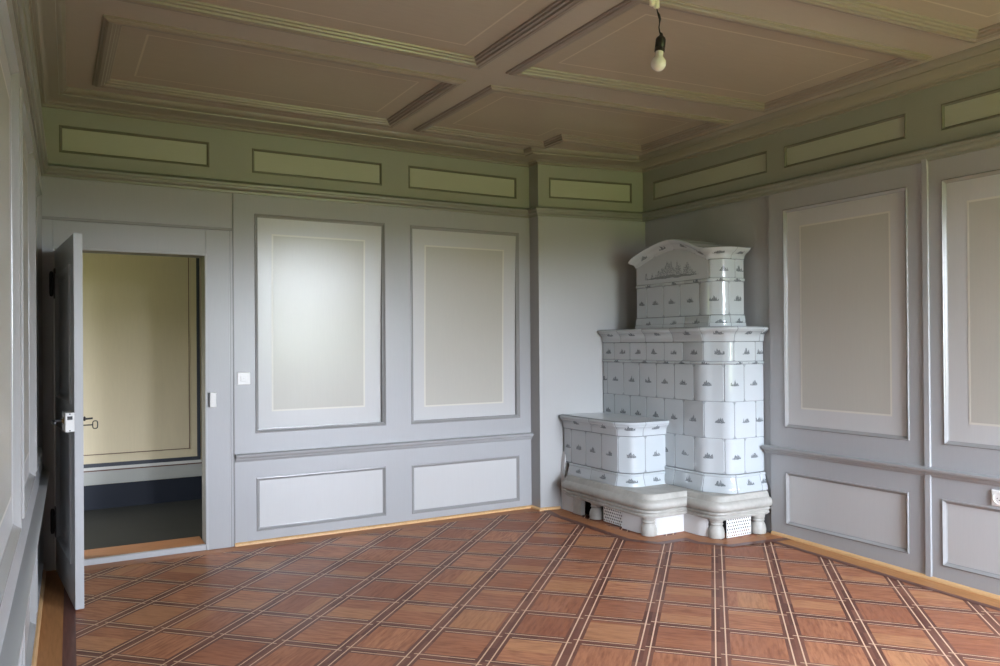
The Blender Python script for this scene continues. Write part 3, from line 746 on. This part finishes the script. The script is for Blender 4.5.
# main body
ZL = .352
pm = Path([(4.46, 5.845)] + [tuple(p) for p in bez((4.46, 4.553), (SIN, -COS), (4.655, 4.36), (1, 0), 10)] + [(XR+.02, 4.36)])
End = pm.S[-1]
jl = [5.783, 5.547, 5.330, 5.107, 4.886, 4.662]; jo = [5.679, 5.455, 5.237, 5.009, 4.782, 4.553]
JA = [0] + [pm.s_y(y) for y in jl] + [pm.s_x(4.535), pm.s_x(4.704), End]
JB = [0] + [pm.s_y(y) for y in jo] + [pm.s_x(4.600), pm.s_x(4.83), End]
base_p = [(.034, .334), (.036, .366), (.030, .380), (.020, .410), (.012, .440), (.008, .455), (.012, .458), (.014, .466), (.010, .474), (.002, .479)]
tiled('stove_base', pm, [0] + [pm.s_y(y) for y in (5.56, 5.22, 4.88, 4.553)] + [pm.s_x(4.60), pm.s_x(4.86), End], base_p, GLAZE, stove)
bedp(pm, base_p, stove)
main = tiled('stove_body', pm, JA, [(0, .479), (0, .753)], GLAZE, stove)
for J, z0, z1 in ((JB, .753, 1.040), (JA, 1.040, 1.330), (JB, 1.355, 1.507)): tiled('tile_course', pm, J, [(0, z0), (0, z1)], GLAZE, stove)
belt = [(.002, 1.330), (.010, 1.334), (.014, 1.342), (.010, 1.351), (.002, 1.355)]
tiled('belt_course', pm, [0] + [pm.s_y(y) for y in (5.43, 5.09, 4.88, 4.70)] + [pm.s_x(4.535), pm.s_x(4.74), End], belt, GLAZE, stove)
bed(pm, .47, 1.52, stove)
corn = [(.002, 1.507), (.006, 1.512), (.008, 1.535), (.016, 1.565), (.034, 1.585), (.046, 1.590), (.050, 1.598), (.056, 1.602), (.060, 1.614), (.052, 1.624), (.030, 1.628)]
tiled('stove_cornice', pm, [0] + [pm.s_y(y) for y in (5.574, 5.236, 4.892, 4.553)] + [pm.s_x(4.60), pm.s_x(4.87), End], corn, GLAZE, stove)
bedp(pm, corn, stove)
cap_top('stove_top', pm, [(XR+.02, 5.80)], 1.6275, .032, TOPGL, stove)

# tower
XT, YT0, YT1, YTF, XT1 = 4.58, 5.50, 4.592, 4.50, 4.862
arc_t = [tuple(p) for p in bez((XT, YT1), (SIN, -COS), (4.70, YTF), (1, 0), 8)]
pt = Path([(XT, YT0)] + arc_t + [(XT1, YTF)])
def full_core(z0, z1, ins, name):
    mb = MB(); pts = [pt.at(q, -ins) for q in pt.S]; pts[0].y = YT0 - ins
    pts[-1].x = XT1 - ins
    pts += [Vector((XT1-ins, YT0-ins))]
    lo = [mb.vert((p.x, p.y, z0)) for p in pts]; hi = [mb.vert((p.x, p.y, z1)) for p in pts]; n = len(pts)
    for i in range(n): mb.face((lo[i], lo[(i+1)%n], hi[(i+1)%n], hi[i]))
    mb.face(lo[::-1]); mb.face(hi); return obj(name, mb, JOINT, stove)
full_core(1.628, 2.17, .004, 'joint_bed')
Et = pt.S[-1]
tb = [(.022, 1.628), (.024, 1.648), (.022, 1.660), (.014, 1.664), (.014, 1.690), (.010, 1.705), (.008, 1.718), (.002, 1.724)]
TJ = [0] + [pt.s_y(y) for y in (5.361, 5.144, 4.94, 4.714)] + [pt.s_x(4.695), Et]
TJ2 = [0] + [pt.s_y(y) for y in (5.134, 4.877, YT1)] + [pt.s_x(4.695), Et]
tiled('tower_base', pt, TJ2, tb, GLAZE, stove); bedp(pt, tb, stove)
tiled('tower_tiles', pt, TJ, [(0, 1.724), (0, 1.990)], GLAZE, stove)
tbelt = [(.002, 1.990), (.011, 1.994), (.014, 2.004), (.011, 2.015), (.002, 2.020)]
tiled('tower_belt', pt, TJ2, tbelt, GLAZE, stove)
sA = pt.s_y(4.612)
tiled('tower_pillar', pt, [sA, pt.s_x(4.765), Et], [(0, 2.020), (0, 2.168)], GLAZE, stove)
# far faces of the tower (towards the chimney and the wall)
for name, a, b in (('tower_back', (XT1, YT0), (XT, YT0)), ('tower_flank', (XT1, YTF), (XT1, YT0))):
    q = Path([a, b]); tiled(name, q, [0, q.S[-1]/2, q.S[-1]], [(0, 1.628), (0, 2.165)], TOPGL, stove)
tc = [(.002, 2.168), (.006, 2.174), (.010, 2.195), (.026, 2.214), (.044, 2.222), (.052, 2.226), (.058, 2.232), (.074, 2.246), (.078, 2.254), (.060, 2.262)]
pc = Path([(XT, 4.64)] + arc_t + [(XT1, YTF), ])
tiled('pillar_cornice', pc, [0, pc.s_x(4.715), pc.S[-1]], tc, GLAZE, stove)
bedp(pc, tc, stove)
mb = MB(); O = [pc.at(q, .062) for q in pc.S] + [Vector((XT1+.05, YTF-.062)), Vector((XT1+.05, 4.70)), Vector((XT, 4.70))]
mb.face([mb.vert((p.x, p.y, 2.2615)) for p in O]); obj('pillar_top', mb, TOPGL, stove)
pr_ = Path([(XT1, YTF), (XT1, 4.68)]); tiled('pillar_cornice', pr_, [0, pr_.S[-1]], tc, GLAZE, stove)
# arched crown on the long face
def spline(pts, y):
    pts = sorted(pts)
    for i in range(len(pts)-1):
        (x0, z0), (x1, z1) = pts[i], pts[i+1]
        if x0 <= y <= x1:
            m0 = (z1 - pts[i-1][1]) / (x1 - pts[i-1][0]) if i > 0 else (z1-z0)/(x1-x0)
            m1 = (pts[i+2][1] - z0) / (pts[i+2][0] - x0) if i < len(pts)-2 else (z1-z0)/(x1-x0)
            h = x1-x0; t = (y-x0)/h
            return (2*t**3-3*t*t+1)*z0 + (t**3-2*t*t+t)*h*m0 + (-2*t**3+3*t*t)*z1 + (t**3-t*t)*h*m1
    return pts[0][1] if y < pts[0][0] else pts[-1][1]
AB = [(5.50, 2.168), (5.42, 2.196), (5.30, 2.236), (5.169, 2.268), (5.05, 2.285), (4.95, 2.283), (4.836, 2.258), (4.715, 2.208), (4.66, 2.184), (4.60, 2.172)]
NA = 40
ys = [YT0 - (YT0-4.60)*i/NA for i in range(NA+1)]
# the picture field under the arch: one large tile
mb = MB(); ym, zm = (YT0+4.612)/2, 2.12
cols = []
for y in [YT0] + [YT0-.004] + ys[1:-1] + [4.616, 4.612]:
    zt = spline(AB, y); e = -.004 if y in (YT0, 4.612) else 0
    col = []
    for k, z in enumerate((2.020, 2.024, 2.024+(zt-2.024)*.5, zt)):
        x = XT - e + (.004 if k == 0 else 0)
        col.append((mb.vert((x, y, z)), ((ym-y, z-zm), ((YT0-y)/.9, (z-2.02)/.26), (.31, .62))))
    cols.append(col)
for a, b in zip(cols, cols[1:]):
    for k in range(3): c = (a[k], b[k], b[k+1], a[k+1]); mb.face([x[0] for x in c], [x[1] for x in c])
obj('crown_picture_tile', mb, GLAZEB, stove, fix=False)
# arched cornice, cut into four pieces, and the vault behind it
aprof = [(.000, .000), (.006, .004), (.010, .020), (.024, .040), (.044, .050), (.050, .053), (.056, .058), (.072, .070), (.078, .078), (.070, .088), (.040, .092), (-.27, .092)]
cuts = [0, 11, 22, 33, NA]
crown = None
for ci, (i0, i1) in enumerate(zip(cuts, cuts[1:])):
    mb = MB(); cols = []
    rnd = (random.random(), random.random())
    for i in range(i0, i1+1):
        y = ys[i]; z = spline(AB, y); e = .003 if i in (i0, i1) and i not in (0, NA) else 0
        ext = .0
        col = []; hv = 0
        for k, (d, dz) in enumerate(aprof):
            yy = y + (.25*d if (i == 0 and d > 0) else 0)      # the end returns round the corner
            dx = d - e if d > 0 else d
            zz = z + dz - (.3*d if i == 0 else 0)
            if k: hv += math.hypot(d-aprof[k-1][0], dz-aprof[k-1][1]) if k < 11 else 0
            col.append((mb.vert((XT - dx, yy, zz)), ((((i0+i1)/2 - i)*.9/NA*-1, hv-.055), ((i-i0)/(i1-i0), min(1, hv/.14)), rnd)))
        cols.append(col)
    for a, b in zip(cols, cols[1:]):
        for k in range(len(aprof)-1): c = (a[k], b[k], b[k+1], a[k+1]); mb.face([x[0] for x in c], [x[1] for x in c])
    if ci == 0:
        mb.face([c[0] for c in cols[0]] + [mb.vert((XT1-.012, YT0, 2.168))])
    obj('crown_cornice', mb, GLAZE, stove, smooth=35, fix=False)
mb = MB(); lo = []; hi = []
for y in ys:
    z = spline(AB, y) + .0915
    lo.append(mb.vert((XT1-.012, y, 2.165))); hi.append(mb.vert((XT1-.012, y, z)))
for i in range(NA): mb.face((lo[i], lo[i+1], hi[i+1], hi[i]))
obj('crown_vault', mb, TOPGL, stove)

# bench
pb = Path([(4.05, 5.895)] + [tuple(p) for p in bez((4.05, 5.115), (SIN, -COS), (4.185, 5.0), (1, 0), 10)] + [(4.47, 5.0)])
Eb = pb.S[-1]
bb_ = [(.030, .322), (.032, .342), (.028, .352), (.020, .380), (.012, .402), (.008, .415), (.012, .418), (.014, .427), (.010, .434), (.002, .438)]
JBn = [0] + [pb.s_y(y) for y in (5.783, 5.565, 5.339, 5.115)] + [pb.s_x(4.245), Eb]
JBc = [0] + [pb.s_y(y) for y in (5.469, 5.115)] + [pb.s_x(4.215), Eb]
pbb = Path([(4.05, 5.805)] + [tuple(p) for p in pb.P[1:]]); dS = pb.S[-1] - pbb.S[-1]
tiled('bench_base', pbb, [0] + [q - dS for q in JBc[1:]], bb_, GLAZE, stove); bedp(pbb, bb_, stove)
tiled('bench_tiles', pb, JBn, [(0, .438), (0, .737)], GLAZE, stove); bed(pb, .43, .75, stove)
bc = [(.002, .737), (.008, .742), (.010, .765), (.016, .795), (.030, .815), (.036, .818), (.038, .826), (.044, .830), (.050, .845), (.044, .856), (.026, .862)]
tiled('bench_cornice', pb, JBc, bc, GLAZE, stove); bedp(pb, bc, stove)
cap_top('bench_top', pb, [(4.47, 5.86)], .8615, .028, TOPGL, stove)

# stone ledge
ledge = [(3.955, 5.80), (3.945, 5.78), (3.938, 5.74), (3.932, 4.77), (3.938, 4.715), (3.957, 4.668), (3.99, 4.632), (4.035, 4.612), (4.09, 4.606), (4.325, 4.606), (4.325, 4.40), (4.335, 4.355), (4.36, 4.315), (4.40, 4.287), (4.455, 4.275), (XR-.003, 4.27)]
ledge = [(4.06, 5.835), (4.00, 5.825)] + ledge
lp = [(-.055, .333), (-.048, .332), (-.040, .322), (-.034, .304), (-.028, .291), (-.018, .287), (-.016, .284), (-.004, .276), (.003, .261), (.004, .244), (-.002, .229), (-.014, .217), (-.026, .212), (-.027, .208), (-.018, .205), (-.016, .198), (-.022, .192), (-.034, .189), (-.035, .178), (-.026, .174), (-.026, .164), (-.040, .160), (-.044, .150), (-.060, .146), (-.14, .146)]
mb = MB(); sweep(mb, ledge, lp, cap=True)
O = offs(ledge); inner = [(p[0]+o.x*-.055, p[1]+o.y*-.055, .333) for p, o in zip(ledge, O)]
mb.face([mb.vert(p) for p in inner] + [mb.vert((XR-.003, 5.80, .333)), mb.vert((4.46, 5.86, .333)), mb.vert((4.06, 5.92, .333))])
obj('stone_ledge', mb, STONE, stove, smooth=40)
# black core painting the shade of the hollow, plastered walls, feet, grilles
core = [(4.09, 5.90), (4.09, 4.77), (4.42, 4.77), (4.42, 4.47), (XR-.01, 4.47), (XR-.01, 5.76)]
mb = MB(); lo = [mb.vert((x, y, 0.004)) for x, y in core]; hi = [mb.vert((x, y, .325)) for x, y in core]
for i in range(6): mb.face((lo[i], lo[(i+1)%6], hi[(i+1)%6], hi[i]))
mb.face(hi); mb.face(lo[::-1]); obj('plinth_shade_core', mb, VOID, stove)
def slab(name, path, mat, z0=.004, z1=.185, t=.04):
    mb = MB(); sweep(mb, path, [(-t, z0), (0, z0), (0, z1), (-t, z1)]); return obj(name, mb, mat, stove, smooth=50)
slab('stone_pier', [(4.05, 5.706), (4.012, 5.704), (4.010, 5.585), (4.05, 5.580)], STONE)
slab('plaster_panel', [(4.018, 5.03), (4.018, 4.90), (4.022, 4.85), (4.035, 4.80), (4.07, 4.765)], LIME)
slab('plaster_panel', [(4.075, 4.715), (4.10, 4.690), (4.368, 4.690), (4.372, 4.55), (4.378, 4.50), (4.40, 4.455)], LIME)
foot_p = [(.040, .002), (.060, .004), (.062, .016), (.064, .034), (.062, .056), (.055, .078), (.047, .090), (.045, .098), (.050, .102), (.052, .110), (.048, .115), (.046, .121), (.050, .125), (.053, .132), (.053, .155)]
for c in ((4.055, 4.742), (4.445, 4.415), (4.832, 4.355), (4.062, 5.425)):
    mb = MB(); mb.lathe([(r, z) for r, z in foot_p], (c[0], c[1], 0), 28); obj('foot', mb, STONE, stove, smooth=40)
def grille(p0, p1, z0, z1, nx, nz, out):
    p0, p1 = Vector((*p0, 0)), Vector((*p1, 0)); T = (p1-p0); L = T.length; T.normalize()
    mb = MB(); cw, chh = L/nx, (z1-z0)/nz
    def P(t, z): return p0 + T*t + Vector((0,0,z))
    for j in range(nz):
        off = .5*cw*(j % 2)
        for i in range(-1, nx):
            a, b = i*cw+off, (i+1)*cw+off
            if a < -1e-6 or b > L+1e-6:
                a, b = max(a, 0), min(b, L)
                if b-a > 1e-4: mb.quad(P(a, z0+j*chh), P(b, z0+j*chh), P(b, z0+(j+1)*chh), P(a, z0+(j+1)*chh))
                continue
            c, e = z0+j*chh, z0+(j+1)*chh
            o = [mb.vert(P(*q)) for q in ((a,c),(b,c),(b,e),(a,e))]
            k = .38; mx, mz = (a+b)/2, (c+e)/2
            n_ = [mb.vert(P(*q)) for q in ((mx, mz-chh*k), (mx+cw*.32, mz), (mx, mz+chh*k), (mx-cw*.32, mz))]
            # eight triangles between the square and the diamond hole
            for q in range(4):
                mb.face((o[q], n_[q], n_[q-1])); mb.face((o[q], o[(q+1)%4], n_[q]))
    return obj('grille', mb, PLASTIC, stove, fix=False)
grille((4.478, 4.342), (4.742, 4.342), .006, .178, 11, 7, 0)
grille((4.045, 5.31), (4.045, 5.02), .006, .178, 12, 7, 0)
# plaster cheek that closes the gap to the chimney wall
mb = MB(); pf = [(4.036, 0), (4.034, .20), (4.030, .36), (4.033, .43), (4.042, .48), (4.056, .515), (4.085, .54)]
ya, yb = 5.868, 5.935
A = [mb.vert((x, ya, z)) for x, z in pf]; B = [mb.vert((x, yb, z)) for x, z in pf]
C0, C1 = mb.vert((4.16, ya, 0)), mb.vert((4.16, ya, .54))
D0, D1 = mb.vert((4.16, yb-.02, 0)), mb.vert((4.16, yb-.02, .54))
for i in range(len(pf)-1): mb.face((A[i], B[i], B[i+1], A[i+1]))
mb.face(A[::-1] + [C0, C1]); mb.face((A[-1], B[-1], D1, C1)); mb.face(B + [D1, D0])
mb.box((4.036, 5.705, 0), (4.15, 5.868, .30))
obj('plaster_cheek', mb, LIME, stove, smooth=50)
